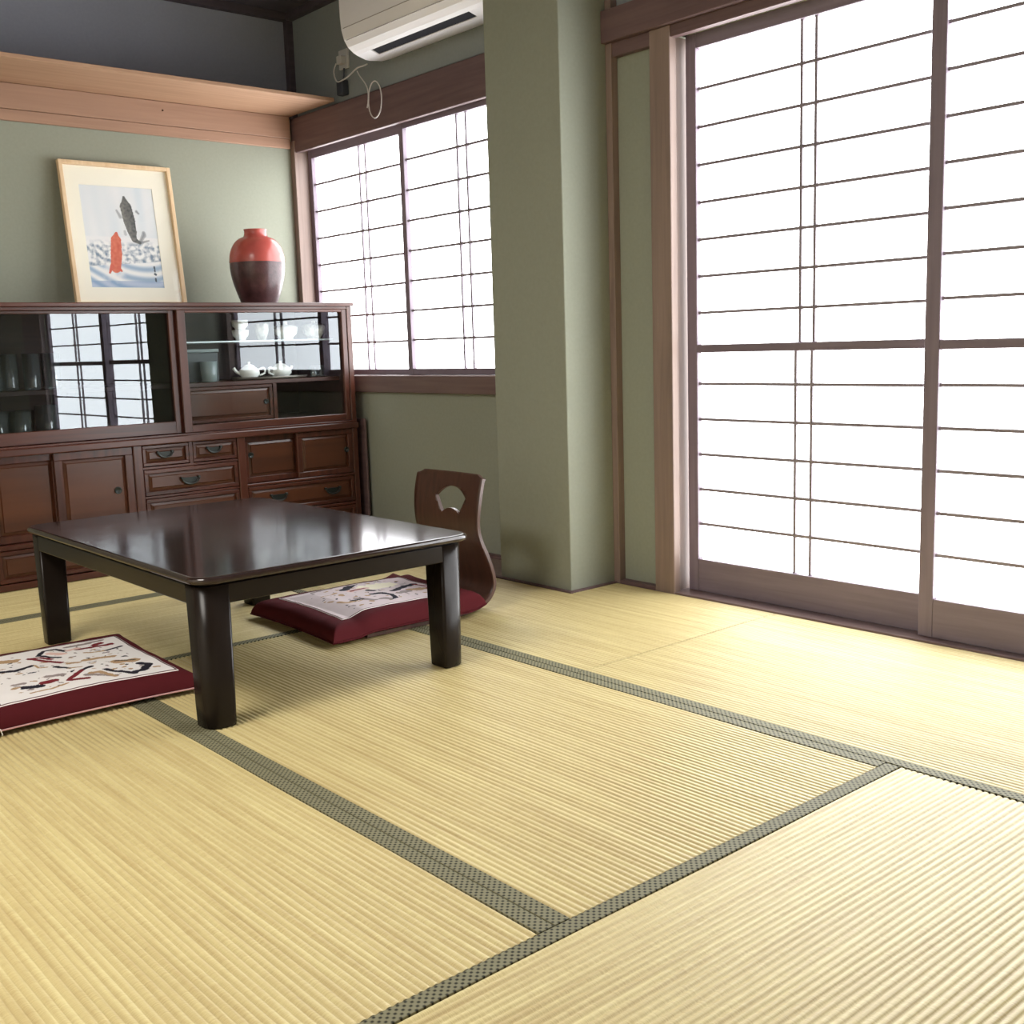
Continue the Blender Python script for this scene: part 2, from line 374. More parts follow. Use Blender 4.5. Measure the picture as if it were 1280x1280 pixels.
zu = [.912+.1142*k for k in range(7)]; zl = [.6865-.1144*k for k in range(5)]
def dpair(yc): return [(yc-.024, .8115, 1.75), (yc+.024, .8115, 1.75), (yc-.018, .1, .79), (yc+.038, .1, .79)]
shoji('door_1', 2.805, 1.49, 2.376, .005, 1.764, .040, .047, .107, [(.786, .8115)], zu+zl, dpair(1.932), M['paper_door'], 'left sliding shoji door with pale lit paper, beside the door post', 'shoji door')
shoji('door_2', 2.771, .62, 1.535, .005, 1.764, .042, .047, .107, [(.783, .808)], [z+.003 for z in zu]+[z+.003 for z in zl], dpair(1.08), M['paper_door'], 'right sliding shoji door, cut off by the right photo edge', 'shoji door')
zw = [.863+.1222*k for k in range(7)]
shoji('window_1', 2.806, 3.83, 4.656, .717, 1.7545, .030, .0425, .024, [], [z-.002 for z in zw], [(4.25, .73, 1.72), (4.20, .73, 1.72)], M['paper_win'], 'left low shoji window panel next to the room corner', 'shoji window')
shoji('window_2', 2.773, 3.055, 3.882, .717, 1.772, .030, .054, .026, [], zw, [(3.511, .73, 1.72), (3.453, .73, 1.72)], M['paper_win'], 'right low shoji window panel, partly hidden by the pillar', 'shoji window')

# ------------------------------------------------------------------ tatami mats
def tatami(x0, x1, y0, y1, long, borders, label, notch=None, edging=True):
    """long: axis the ribs run along; borders: sides ('lo','hi') with cloth; notch=(xmin, ymax): columns beyond xmin stop at ymax"""
    r = thing('tatami_mat', label, 'tatami mat', ((x0+x1)/2, (y0+y1)/2, -.055), 'tatami mats on the floor')
    bw = .0295
    g = .0011
    x0 += g; x1 -= g; y0 += g; y1 -= g
    a0, a1 = (x0, x1) if long == 'y' else (y0, y1)
    b0, b1 = (y0, y1) if long == 'y' else (x0, x1)
    s0 = a0+(bw if 'lo' in borders else 0); s1 = a1-(bw if 'hi' in borders else 0)
    n = round((s1-s0)/.0127); per = 6
    bm = bmesh.new()
    P = []
    nl = 24
    for i in range(n*per+1):
        a = s0+(s1-s0)*i/(n*per); ph = (i % per)/per
        z = -.0026+.0026*abs(math.sin(PI*ph))**.75
        if i in (0, n*per): z = -.004
        P.append((a, z))
    rows = []
    for a, z in P:
        e = b1
        if notch and long == 'y' and a > notch[0]: e = notch[1]
        row = []
        for k in range(nl+1):
            b = b0+(e-b0)*k/nl; dz = z
            wob = .0009*math.sin(b*9+a*40)
            row.append(bm.verts.new((a+wob, b, dz) if long == 'y' else (b, a+wob, dz)))
        rows.append(row)
    for A, B in zip(rows, rows[1:]):
        for k in range(nl):
            f = bm.faces.new((A[k], A[k+1], B[k+1], B[k])); f.smooth = True
    if notch:
        box(bm, x0, notch[0], y0, y1, -.055, -.0045); box(bm, notch[0], x1, y0, notch[1], -.055, -.0045)
    else: box(bm, x0, x1, y0, y1, -.055, -.0045)
    obj('rush_cover', bm, M['rush_'+long], r)
    for s in borders:
        c0, c1 = (a0, a0+bw) if s == 'lo' else (a1-bw, a1)
        bm = bmesh.new()
        if long == 'y': box(bm, c0, c1, b0, b1, -.02, .0006, bev=.0011, seg=2)
        else: box(bm, b0, b1, c0, c1, -.02, .0006, bev=.0011, seg=2)
        obj('cloth_border', bm, M['heri'], r)
    return r
tatami(1.0045, 1.891, 1.106, 2.881, 'y', ('lo', 'hi'), 'tatami mat in the middle, carrying both near legs of the low table')
tatami(.110, 1.0045, 1.106, 2.881, 'y', ('lo', 'hi'), 'tatami mat in the left foreground, left of the wide green border')
tatami(.110, 1.889, .206, 1.106, 'x', ('lo', 'hi'), 'tatami mat at the bottom right, its ribs running crosswise to its neighbours')
tatami(1.891, 2.734, 1.977, 3.73, 'y', ('lo',), 'tatami mat between the pillar corner and the faint seam by the shoji doors', notch=(2.508, 2.638))
tatami(1.891, 2.734, .202, 1.977, 'y', ('lo',), 'brightly lit tatami mat along the shoji doors, cut by the right photo edge')
tatami(.110, 1.889, 2.881, 3.728, 'x', ('lo', 'hi'), 'tatami mat under the far half of the low table')
tatami(.110, 1.893, 3.728, 4.62, 'x', ('lo',), 'tatami mat at the foot of the tea cabinet')

# ------------------------------------------------------------------ low table
T = thing('low_table', 'dark brown lacquered low table with rounded corners', 'table', (1.39, 2.8, 0))
TX0, TX1, TY0, TY1, TZ = 1.004, 1.776, 2.222, 3.385, .35
def rrect(x0, x1, y0, y1, r, n=8):
    out = []
    for cx, cy, a in ((x1-r, y0+r, -PI/2), (x1-r, y1-r, 0), (x0+r, y1-r, PI/2), (x0+r, y0+r, PI)):
        for k in range(n+1):
            t = a+PI/2*k/n; out.append((cx+r*math.cos(t), cy+r*math.sin(t)))
    return out
def layered(bm, layers, smooth=True):
    """layers: list of (inset, z) applied to a rounded rectangle -> stacked rings, capped"""
    rings = [[bm.verts.new((x, y, z)) for x, y in rr] for rr, z in layers]
    n = len(rings[0])
    for A, B in zip(rings, rings[1:]):
        for i in range(n):
            f = bm.faces.new((A[i], A[(i+1) % n], B[(i+1) % n], B[i])); f.smooth = smooth
    bm.faces.new(rings[0][::-1]); bm.faces.new(rings[-1])
def tr(ins, z, r=.055): return (rrect(TX0+ins, TX1-ins, TY0+ins, TY1-ins, max(r-ins, .01)), z)
bm = bmesh.new()
layered(bm, [tr(.006, TZ-.017), tr(.002, TZ-.015), tr(0, TZ-.011), tr(0, TZ-.007), tr(.002, TZ-.003), tr(.006, TZ-.0006), tr(.010, TZ)])
obj('tabletop', bm, M['lacquer'], T)
bm = bmesh.new()
layered(bm, [tr(.026, TZ-.026), tr(.026, TZ-.0172)])                     # shadow gap
obj('underframe', bm, M['lacquer_leg'], T)
ax0, ax1, ay0, ay1 = 1.016, 1.752, 2.240, 3.366
bm = bmesh.new()
z0, z1 = .283, TZ-.0225
box(bm, ax0+.05, ax1-.05, ay0+.001, ay0+.022, z0, z1, bev=.003, seg=2)
box(bm, ax0+.05, ax1-.05, ay1-.022, ay1-.001, z0, z1, bev=.003, seg=2)
box(bm, ax0+.001, ax0+.022, ay0+.05, ay1-.05, z0, z1, bev=.003, seg=2)
box(bm, ax1-.022, ax1-.001, ay0+.05, ay1-.05, z0, z1, bev=.003, seg=2)
obj('apron', bm, M['lacquer_leg'], T)
for sx in (0, 1):
    for sy in (0, 1):
        lx0, lx1 = (ax0, ax0+.076) if sx == 0 else (ax1-.076, ax1)
        ly0, ly1 = (ay0, ay0+.076) if sy == 0 else (ay1-.076, ay1)
        def ring(s, z):
            # outer corner strongly rounded, inner corners lightly
            pts = []
            oc = (sx, sy)
            for cxs, cys, a in ((1, 0, -PI/2), (1, 1, 0), (0, 1, PI/2), (0, 0, PI)):
                r = .034 if (cxs, cys) == oc else .008
                X0, X1, Y0, Y1 = lx0+s, lx1-s, ly0+s, ly1-s
                cx = X1-r if cxs else X0+r; cy = Y1-r if cys else Y0+r
                for k in range(7):
                    t = a+PI/2*k/6; pts.append((cx+r*math.cos(t), cy+r*math.sin(t)))
            return pts, z
        bm = bmesh.new()
        layered(bm, [ring(.006, .0005), ring(.004, .003), ring(.003, .05), ring(0, TZ-.0235)])
        obj('leg', bm, M['lacquer_leg'], T)

# ------------------------------------------------------------------ zabuton cushions
K, R_, TN, G, PK, CR = 'K', 'R', 'T', 'G', 'P', 'C'
INK = {'K': srgb(38, 36, 46), 'R': srgb(118, 40, 48), 'T': srgb(176, 146, 112), 'G': srgb(150, 138, 136), 'P': srgb(222, 190, 180), 'C': srgb(238, 232, 208)}
def seg_d(px, py, a, b):
    dx, dy = b[0]-a[0], b[1]-a[1]; L2 = dx*dx+dy*dy+1e-12
    t = max(0, min(1, ((px-a[0])*dx+(py-a[1])*dy)/L2))
    return math.hypot(px-a[0]-t*dx, py-a[1]-t*dy)
def cushion(name_label, cx, cy, z0, hx, hy, rot, H, strokes, pu=.735, pv=.735, pcx=0, pcy=0, base=(232, 228, 226), tassel=False, cat='cushion', seat=None):
    r = thing('floor_cushion', name_label, cat, (cx, cy, z0), None)
    ca, sa = math.cos(rot), math.sin(rot)
    def lift(x, y):
        if seat is None: return 0
        sx0, sx1, sy0, sy1, h = seat
        e = max(sx0-x, sy0-y, y-sy1, 0)
        return -min(h, (max(0, e)*.5)**1.2) + max(0, x-sx1)**2*3.2
    def topz(u, v):
        d = 1-max(abs(u), abs(v))
        e = min(d/.24, 1); s = (1-(1-e)**4)**.62
        corner = max(0, abs(u)+abs(v)-1.5)
        w = .003*noise.noise(Vector((u*2.1+cx*7, v*2.1+cy*5, 0)))+.0016*noise.noise(Vector((u*6+cx, v*6, 3)))*(1 if d > .1 else d/.1)
        x, y = xy(u, v)
        return .012+(H-.012)*s*(1-.14*corner)+.008*(1-u*u)*(1-v*v)+w*min(1, d*12)+lift(x, y)
    def xy(u, v):
        x = hx*u*(.955+.045*v*v); y = hy*v*(.955+.045*u*u)
        return cx+ca*x-sa*y, cy+sa*x+ca*y
    N = 64
    def cl(i):   # denser near the rim
        t = -1+2*i/N; return math.copysign(abs(t)**.8, t) if False else math.sin(t*PI/2*.98)/math.sin(PI/2*.98)
    bm = bmesh.new(); top = {}; bot = {}
    for i in range(N+1):
        for j in range(N+1):
            u, v = cl(i), cl(j); x, y = xy(u, v)
            top[i, j] = bm.verts.new((x, y, z0+topz(u, v)))
            edge = i in (0, N) or j in (0, N)
            if edge: bot[i, j] = top[i, j]
            else:
                d = 1-max(abs(u), abs(v)); bot[i, j] = bm.verts.new((x, y, z0+.012*(1-min(d/.14, 1))**2+.0005+lift(x, y)))
    for i in range(N):
        for j in range(N):
            f = bm.faces.new((top[i, j], top[i+1, j], top[i+1, j+1], top[i, j+1])); f.smooth = True
            f = bm.faces.new((bot[i, j], bot[i, j+1], bot[i+1, j+1], bot[i+1, j])); f.smooth = True
    obj('cover', bm, M['red'], r)
    # printed top panel sewn on
    n = 190
    bm = bmesh.new(); lay = None
    grid = []; cols = []
    S = [(INK[c], w*.85, pts) for c, w, pts in strokes]
    bs = srgb(*base); dk = srgb(70, 30, 36); wh = srgb(236, 226, 222)
    for i in range(n+1):
        row = []
        for j in range(n+1):
            uu, vv = -1+2*i/n, -1+2*j/n
            u, v = pcx+pu*uu, pcy+pv*vv; x, y = xy(u, v)
            row.append(bm.verts.new((x, y, z0+topz(u, v)+(.0014 if 0 < i < n and 0 < j < n else -.001))))
            e = max(abs(uu), abs(vv))
            c = bs
            if e > .982: c = wh
            elif e > .966: c = dk
            else:
                for ink, w, pts in S:
                    wob = w*(1+.45*noise.noise(Vector((x*60, y*60, 1))))
                    if len(pts) == 1: d = math.hypot(x-pts[0][0], y-pts[0][1])
                    else: d = min(seg_d(x, y, pts[q], pts[q+1]) for q in range(len(pts)-1))
                    if d < wob: c = ink
                if c == bs and max(abs(uu), abs(vv)) < .8:
                    if noise.noise(Vector((x*38, y*62, 11+cx)))  > .46: c = INK['T']
                    elif noise.noise(Vector((x*70, y*44, 23+cx))) > .50: c = INK['G']
                    elif noise.noise(Vector((x*52, y*52, 37+cx))) > .55: c = INK['K']
            cols.append(c)
        grid.append(row)
    for i in range(n):
        for j in range(n):
            f = bm.faces.new((grid[i][j], grid[i+1][j], grid[i+1][j+1], grid[i][j+1])); f.smooth = True
    bm.verts.index_update()
    o = obj('printed_panel', bm, M['print'], r)
    at = o.data.color_attributes.new('print', 'FLOAT_COLOR', 'POINT')
    for q, c in enumerate(cols): at.data[q].color = c
    # piping along the seam
    bm = bmesh.new(); pts = []
    for s in range(4):
        for k in range(24):
            t = -1+2*k/24
            u, v = ((t, -1), (1, t), (-t, 1), (-1, -t))[s]; x, y = xy(u*1.003, v*1.003); pts.append((x, y, z0+.0122+lift(x, y)))
    tube(bm, pts, .0022, 6, closed=True)
    obj('piping', bm, M['pipe'] if tassel else M['red'], r)
    if tassel:
        x, y = xy(-.74, -1.005)
        bm = bmesh.new()
        tube(bm, smooth_path([(x-.004, y-.001, z0+.017), (x+.001, y-.006, z0+.018), (x+.003, y-.009, z0+.012), (x+.004, y-.010, z0+.003)]), .0012, 6)
        obj('thread', bm, M['white_thread'], r)
    return r
ST1=[('K',.008,[(0.883,2.947),(0.912,2.993),(0.941,2.995),(0.952,2.949)]),('K',.007,[(0.883,2.947),(0.919,2.894)]),('R',.007,[(0.856,2.941),(0.882,2.925),(0.899,2.894)]),('R',.008,[(0.856,2.941),(0.905,2.84)]),('K',.011,[(0.763,2.862),(0.796,2.846),(0.84,2.868)]),('R',.013,[(0.982,2.94),(1.034,2.94),(1.069,2.942)]),('R',.012,[(1.034,2.963),(1.054,2.972)]),('T',.006,[(0.992,2.884),(1.034,2.873)]),('K',.006,[(1.034,2.873),(1.085,2.901)]),('K',.009,[(0.88,2.806),(0.899,2.767)]),('T',.005,[(0.899,2.767),(0.928,2.761)]),('K',.009,[(0.945,2.743),(0.914,2.724)]),('R',.009,[(0.914,2.724),(0.866,2.674),(0.904,2.653)]),('K',.008,[(0.966,2.695),(0.982,2.658),(1.005,2.625)]),('K',.012,[(1.005,2.625),(1.043,2.642),(1.064,2.67),(1.052,2.692)]),('T',.018,[(1.007,2.741),(1.05,2.726)]),('K',.004,[(1.01,2.748),(1.052,2.73)]),('G',.01,[(0.914,2.682),(0.965,2.633)]),('T',.008,[(0.925,2.69),(0.947,2.686),(0.963,2.627)]),('K',.012,[(0.767,2.693),(0.805,2.678)]),('R',.013,[(0.815,2.698),(0.84,2.696)]),('G',.01,[(0.757,2.73),(0.777,2.726)]),('T',.005,[(0.768,2.64),(0.813,2.635),(0.855,2.653)]),('G',.01,[(0.836,2.737),(0.87,2.729)]),('T',.02,[(0.795,2.968),(0.82,2.951)]),('T',.012,[(0.956,2.817),(1.023,2.802)]),('P',.014,[(0.913,2.947),(0.937,2.922)]),('G',.012,[(0.974,2.994),(1.028,2.993)]),('T',.01,[(0.916,2.818),(0.936,2.807)]),('T',.004,[(0.848,2.867),(0.847,2.831),(0.863,2.819)]),('G',.012,[(1.031,3.001),(1.067,3.006)]),('P',.012,[(0.962,2.949),(0.986,2.958)]),('T',.006,[(1.067,2.64),(1.076,2.637)])]
ST2=[('C',.05,[(1.87,2.833),(1.912,2.828)]),('K',.01,[(1.74,2.949),(1.755,2.943)]),('G',.03,[(1.771,2.946),(1.817,2.937),(1.863,2.935)]),('K',.016,[(1.871,2.918),(1.832,2.887),(1.787,2.851)]),('R',.01,[(1.914,2.937),(1.927,2.911)]),('K',.012,[(1.951,2.94),(1.981,2.928)]),('K',.01,[(1.838,2.796),(1.847,2.776)]),('K',.009,[(1.819,2.747),(1.847,2.735),(1.856,2.695),(1.849,2.664),(1.827,2.659)]),('K',.014,[(1.888,2.729),(1.941,2.762),(1.988,2.774)]),('R',.006,[(1.988,2.774),(2.002,2.725)]),('R',.011,[(1.981,2.696),(2.006,2.699)]),('T',.009,[(1.699,2.736),(1.716,2.708),(1.742,2.716)]),('T',.006,[(1.686,2.77),(1.694,2.761)]),('P',.018,[(1.795,2.824),(1.846,2.829)]),('G',.012,[(1.759,2.736),(1.79,2.682)]),('T',.02,[(1.937,2.715),(1.966,2.702)]),('G',.012,[(1.809,2.679),(1.829,2.666)]),('K',.006,[(1.841,2.953),(1.873,2.927)]),('R',.007,[(1.797,2.822),(1.846,2.829)]),('K',.006,[(1.734,2.725),(1.769,2.715)]),('G',.014,[(1.888,2.699),(1.921,2.702)])]
cushion('wine-red floor cushion with white figure print, on the mats left of the table', .884, 2.832, 0.001, .276, .283, -.04, .056, ST1, pu=.775, pv=.81, pcx=.07, pcy=-.06, tassel=True)
ST2 = [(c, w, [(1.862+(x-1.83)*1.05, 2.885+(y-2.79)*1.05) for x, y in p]) for c, w, p in ST2]
cushion('wine-red floor cushion with mauve-white print, lying on the legless chair', 1.862, 2.885, .0145, .272, .258, -.03, .058, ST2, pu=.77, pv=.77, base=(214, 200, 200), seat=(1.73, 2.05, 2.66, 3.0, .0125))

# ------------------------------------------------------------------ legless chair (zaisu)
ch = thing('legless_chair', 'dark bent-plywood legless chair with a fan-shaped hole in its back', 'chair', (1.98, 2.83, 0))
prof = smooth_path([(1.71, 0, .008), (1.80, 0, .0075), (1.95, 0, .0075), (2.08, 0, .010), (2.155, 0, .028), (2.192, 0, .066), (2.193, 0, .11), (2.175, 0, .17), (2.152, 0, .23), (2.143, 0, .29), (2.150, 0, .36), (2.168, 0, .432)], 8)
NW = 20; th = .0055; CY, HW = 2.828, .172
bm = bmesh.new()
def width(z):
    return HW*(1-.0*z)
ring_t = []; ring_b = []
n = len(prof)
for i, p in enumerate(prof):
    d = (prof[min(i+1, n-1)]-prof[max(i-1, 0)]).normalized(); nrm = Vector((-d.z, 0, d.x))
    w = HW
    endd = (n-1-i)/(n-1)
    rowt, rowb = [], []
    for k in range(NW+1):
        s = -1+2*k/NW
        q = p.copy()
        # round off the top corners and the seat-front corners
        lim = 1.0
        y = CY+w*s*(1-.05*math.exp(-((p.z-.25)/.07)**2)*(1 if p.x > 2.1 else 0))
        bowl = .010*(1-s*s)*(1 if p.x > 2.1 and p.z > .05 else 0)
        c = Vector((q.x+bowl, y, q.z))
        if i >= n-3:
            c.z -= (.010 if i == n-1 else .004 if i == n-2 else .001)*max(0, abs(s)-.8)/.2*1.6
        rowt.append(bm.verts.new(c+nrm*th)); rowb.append(bm.verts.new(c-nrm*th))
    ring_t.append(rowt); ring_b.append(rowb)
for i in range(n-1):
    for k in range(NW):
        for R, fl in ((ring_t, False), (ring_b, True)):
            q = (R[i][k], R[i][k+1], R[i+1][k+1], R[i+1][k])
            f = bm.faces.new(q[::-1] if fl else q); f.smooth = True
for i in range(n-1):
    for k, fl in ((0, True), (NW, False)):
        q = (ring_t[i][k], ring_b[i][k], ring_b[i+1][k], ring_t[i+1][k]); bm.faces.new(q if fl else q[::-1])
for i in (0, n-1):
    for k in range(NW):
        q = (ring_t[i][k], ring_t[i][k+1], ring_b[i][k+1], ring_b[i][k]); bm.faces.new(q)
shell = obj('seat_shell', bm, M['ply'], ch)
# fan cut-out
cut = bmesh.new()
poly = []
fy = 2.812
a0 = math.asin(.078/.105)
for k in range(17):
    t = a0-2*a0*k/16; poly.append((fy+.105*math.sin(t), .283+.105*math.cos(t)))
a1 = math.asin(.045/.071)
for k in range(11):
    t = -a1+2*a1*k/10; poly.append((fy+.071*math.sin(t), .247+.071*math.cos(t)))
extrude_poly(cut, poly, 'x', 2.08, 2.25)
bmesh.ops.recalc_face_normals(cut, faces=cut.faces)
cme = bpy.data.meshes.new('fan_cut'); cut.to_mesh(cme); cut.free()
co = bpy.data.objects.new('fan_cut', cme); COL.objects.link(co)
md = shell.modifiers.new('hole', 'BOOLEAN'); md.operation = 'DIFFERENCE'; md.object = co; md.solver = 'EXACT'
bpy.context.view_layer.update()
dg = bpy.context.evaluated_depsgraph_get()
nm = bpy.data.meshes.new_from_object(shell.evaluated_get(dg))
shell.modifiers.clear(); shell.data = nm
bpy.data.objects.remove(co, do_unlink=True)

# ------------------------------------------------------------------ tea cabinet
CB = thing('tea_cabinet', 'wide reddish brown tea cabinet with sliding glass doors and small drawers', 'cabinet', (1.91, 4.42, 0))
cx0, cx1, cy0, cy1 = 1.122, 2.700, 4.19, 4.655
bm = bmesh.new()
bm.free()
for a in ((cx0, cx0+.025), (cx1-.025, cx1)): boxes('side_panel', [(a[0], a[1], cy0, cy1, .002, 1.018)], M['cab_z'], CB, bev=.002)
for a in ((1.676, 1.711), (2.115, 2.150)): boxes('front_post', [(a[0], a[1], cy0-.004, cy1-.02, .02, .49)], M['cab_z'], CB, bev=.003)
bm = bmesh.new()
box(bm, cx0-.008, cx1+.006, cy0-.012, cy1, 1.018, 1.034, bev=.003, seg=2)      # top board
box(bm, cx0+.02, cx1-.02, cy0+.002, cy0+.02, 1.006, 1.018, bev=.001)
box(bm, cx0, cx1, cy0-.014, cy1-.01, .488, .515, bev=.004, seg=2)              # middle ledge
box(bm, cx0+.02, cx1-.02, cy0-.002, cy0+.016, .515, .522, bev=.001)
box(bm, cx0, cx1, cy0-.003, cy1-.02, .002, .026, bev=.002)                     # plinth
box(bm, cx0+.02, 1.68, cy0, cy0+.04, .150, .168, bev=.002)
box(bm, 1.70, 2.12, cy0+.002, cy0+.04, .278, .287, bev=.001); box(bm, 1.70, 2.12, cy0+.002, cy0+.04, .393, .402, bev=.001)
box(bm, 1.70, 2.12, cy0+.002, cy0+.04, .150, .160, bev=.001)
box(bm, 1.905, 1.921, cy0+.002, cy0+.04, .40, .49, bev=.001)
box(bm, 2.14, 2.68, cy0, cy0+.04, .279, .290, bev=.002); box(bm, 2.14, 2.68, cy0, cy0+.04, .150, .162, bev=.002)
obj('carcass_rails', bm, M['cab_x'], CB)
bm = bmesh.new()
box(bm, cx0+.02, cx1-.02, cy1-.022, cy1-.010, .02, 1.018)                       # back
box(bm, cx0+.02, cx1-.02, cy0+.05, cy1-.02, .515, .548)                         # inner floor
box(bm, 1.902, 1.920, cy0+.045, cy1-.02, .548, 1.018)                           # divider
box(bm, cx0+.02, cx1-.02, cy0+.045, cy0+.055, .02, .49)                         # behind the lower fronts
box(bm, cx0+.024, cx0+.030, cy0+.05, cy1-.02, .548, 1.018); box(bm, cx1-.030, cx1-.024, cy0+.05, cy1-.02, .548, 1.018)
obj('inner_lining', bm, M['cab_dark'], CB)
boxes('shelf', [(cx0+.03, 1.902, 4.262, cy1-.022, .700, .718)], M['cab_dark'], CB)
boxes('glass_shelf', [(1.922, cx1-.03, 4.30, cy1-.022, .876, .883)], M['shelfglass'], CB)
# inner small drawer case in the right half
bm = bmesh.new()
box(bm, 1.922, cx1-.032, 4.262, cy1-.024, .700, .716, bev=.001); box(bm, 2.335, 2.352, 4.262, cy1-.024, .548, .700, bev=.001)
obj('inner_case', bm, M['cab_x'], CB)
def raised_front(name, x0, x1, y, z0, z1, frame, mats, parent, panel_mat=None, thick=.018):
    """frame-and-raised-panel front, face at y (towards -y)"""
    bm = bmesh.new()
    f = frame
    box(bm, x0, x1, y, y+thick, z0, z0+f, bev=.002); box(bm, x0, x1, y, y+thick, z1-f, z1, bev=.002)
    box(bm, x0, x0+f, y, y+thick, z0+f-.001, z1-f+.001, bev=.002); box(bm, x1-f, x1, y, y+thick, z0+f-.001, z1-f+.001, bev=.002)
    o = obj(name, bm, mats, parent)
    bm = bmesh.new()
    # panel with sloped shoulders
    a = [(x0+f-.001, z0+f-.001), (x1-f+.001, z0+f-.001), (x1-f+.001, z1-f+.001), (x0+f-.001, z1-f+.001)]
    s = .012
    b = [(x0+f+s, z0+f+s), (x1-f-s, z0+f+s), (x1-f-s, z1-f-s), (x0+f+s, z1-f-s)]
    s2 = s+.003
    c = [(x0+f+s2, z0+f+s2), (x1-f-s2, z0+f+s2), (x1-f-s2, z1-f-s2), (x0+f+s2, z1-f-s2)]
    r1 = [bm.verts.new((p[0], y+.010, p[1])) for p in a]; r2 = [bm.verts.new((p[0], y+.006, p[1])) for p in b]; r3 = [bm.verts.new((p[0], y+.002, p[1])) for p in c]
    for A, B in ((r1, r2), (r2, r3)):
        for k in range(4): bm.faces.new((A[k], A[(k+1) % 4], B[(k+1) % 4], B[k]))
    bm.faces.new(r3)
    obj('panel', bm, panel_mat or M['cab_panel'], o)
    return o
def bail(x, z, y, w, parent):
    bm = bmesh.new()
    # half-moon back plate
    poly = [(x-w, z+.012), (x+w, z+.012)]+[(x+w*math.cos(t), z+.010-w*.62*math.sin(t)) for t in [PI*k/14 for k in range(15)]]
    extrude_poly(bm, poly, 'y', y-.0035, y+.001)
    pts = [(x+w*1.05*math.cos(t), y-.010, z+.010-w*.72*math.sin(t)) for t in [PI*k/16 for k in range(17)]]
    tube(bm, pts, .0036, 8)
    for s in (-1, 1): box(bm, x+s*w*1.05-.005, x+s*w*1.05+.005, y-.013, y+.001, z+.006, z+.016, bev=.0015)
    return obj('handle', bm, M['iron'], parent)
def pull(x, z, y, r, parent):
    bm = bmesh.new()
    t = bmesh.new(); lathe(t, [(0, -.001), (r*.7, -.001), (r*.78, .003), (r, .003), (r, -.004), (0, -.004)], seg=24)
    bmesh.ops.rotate(t, verts=t.verts, matrix=Matrix.Rotation(PI/2, 3, 'X')); bmesh.ops.translate(t, verts=t.verts, vec=(x, y, z)); merge(bm, t)
    return obj('pull', bm, M['iron'], parent)
# drawers in the middle column
for x0, x1, z0, z1, fr, hx, hz, w in ((1.714, 1.904, .405, .486, .013, 1.803, .446, .028), (1.922, 2.113, .405, .486, .013, 2.010, .447, .028), (1.714, 2.113, .289, .391, .016, 1.900, .335, .034), (1.714, 2.113, .163, .276, .016, 1.900, .215, .034)):
    d = raised_front('drawer', x0, x1, cy0+.001, z0, z1, fr, M['cab_x'], CB); bail(hx, hz, cy0-.0015+.003, w, d)
d = raised_front('drawer', 2.153, 2.672, cy0+.001, .165, .277, .016, M['cab_x'], CB)
bail(2.290, .222, cy0+.0015, .034, d); bail(2.555, .222, cy0+.0015, .034, d)
raised_front('drawer', cx0+.028, 1.674, cy0+.001, .030, .147, .016, M['cab_x'], CB)
raised_front('drawer', 1.714, 2.113, cy0+.001, .030, .147, .016, M['cab_x'], CB)
raised_front('drawer', 2.153, 2.672, cy0+.001, .030, .147, .016, M['cab_x'], CB)
# small sliding doors
d = raised_front('sliding_door', cx0+.026, 1.405, cy0+.024, .170, .487, .028, M['cab_z'], CB)
d = raised_front('sliding_door', 1.378, 1.675, cy0+.003, .170, .487, .030, M['cab_z'], CB); pull(1.608, .325, cy0+.003, .014, d)
d = raised_front('sliding_door', 2.151, 2.425, cy0+.024, .292, .487, .024, M['cab_z'], CB); pull(2.186, .408, cy0+.024, .012, d)
d = raised_front('sliding_door', 2.395, 2.674, cy0+.003, .292, .487, .024, M['cab_z'], CB); pull(2.640, .395, cy0+.003, .012, d)
d = raised_front('small_drawer', 1.926, 2.333, 4.265, .552, .698, .014, M['cab_x'], CB); pull(2.30, .625, 4.265, .011, d)
# big sliding glass doors
def glass_door(x0, x1, y, zb, zt, sl, sr, rb, rt, skew=0.0, gm='glass'):
    bm = bmesh.new()
    box(bm, x0, x0+sl, y, y+.016, zb, zt, bev=.002); box(bm, x1-sr, x1, y, y+.016, zb, zt, bev=.002)
    box(bm, x0+sl-.002, x1-sr+.002, y+.0005, y+.0155, zb, zb+rb, bev=.002, mi=1); box(bm, x0+sl-.002, x1-sr+.002, y+.0005, y+.0155, zt-rt, zt, bev=.002, mi=1)
    o = obj('glass_door', bm, [M['cab_z'], M['cab_x']], CB)
    bm = bmesh.new()
    vs = [bm.verts.new(p) for p in ((x0+sl-.002, y+.008-skew, zb+rb-.002), (x1-sr+.002, y+.008+skew, zb+rb-.002), (x1-sr+.002, y+.008+skew, zt-rt+.002), (x0+sl-.002, y+.008-skew, zt-rt+.002))]
    bm.faces.new(vs); obj('glass_pane', bm, M[gm], o)
    return o
glass_door(cx0+.026, 1.925, 4.215, .523, 1.006, .030, .055, .048, .012, skew=.0075)
glass_door(1.896, 2.674, 4.193, .523, 1.006, .034, .024, .030, .012, skew=.0078, gm='glass_b')

tag(boxes('board', [(2.737, 2.746, 4.185, 4.60, .0015, .525)], M['nageshi'], bev=.002), 'thin dark board standing in the gap between tea cabinet and window wall', 'board')
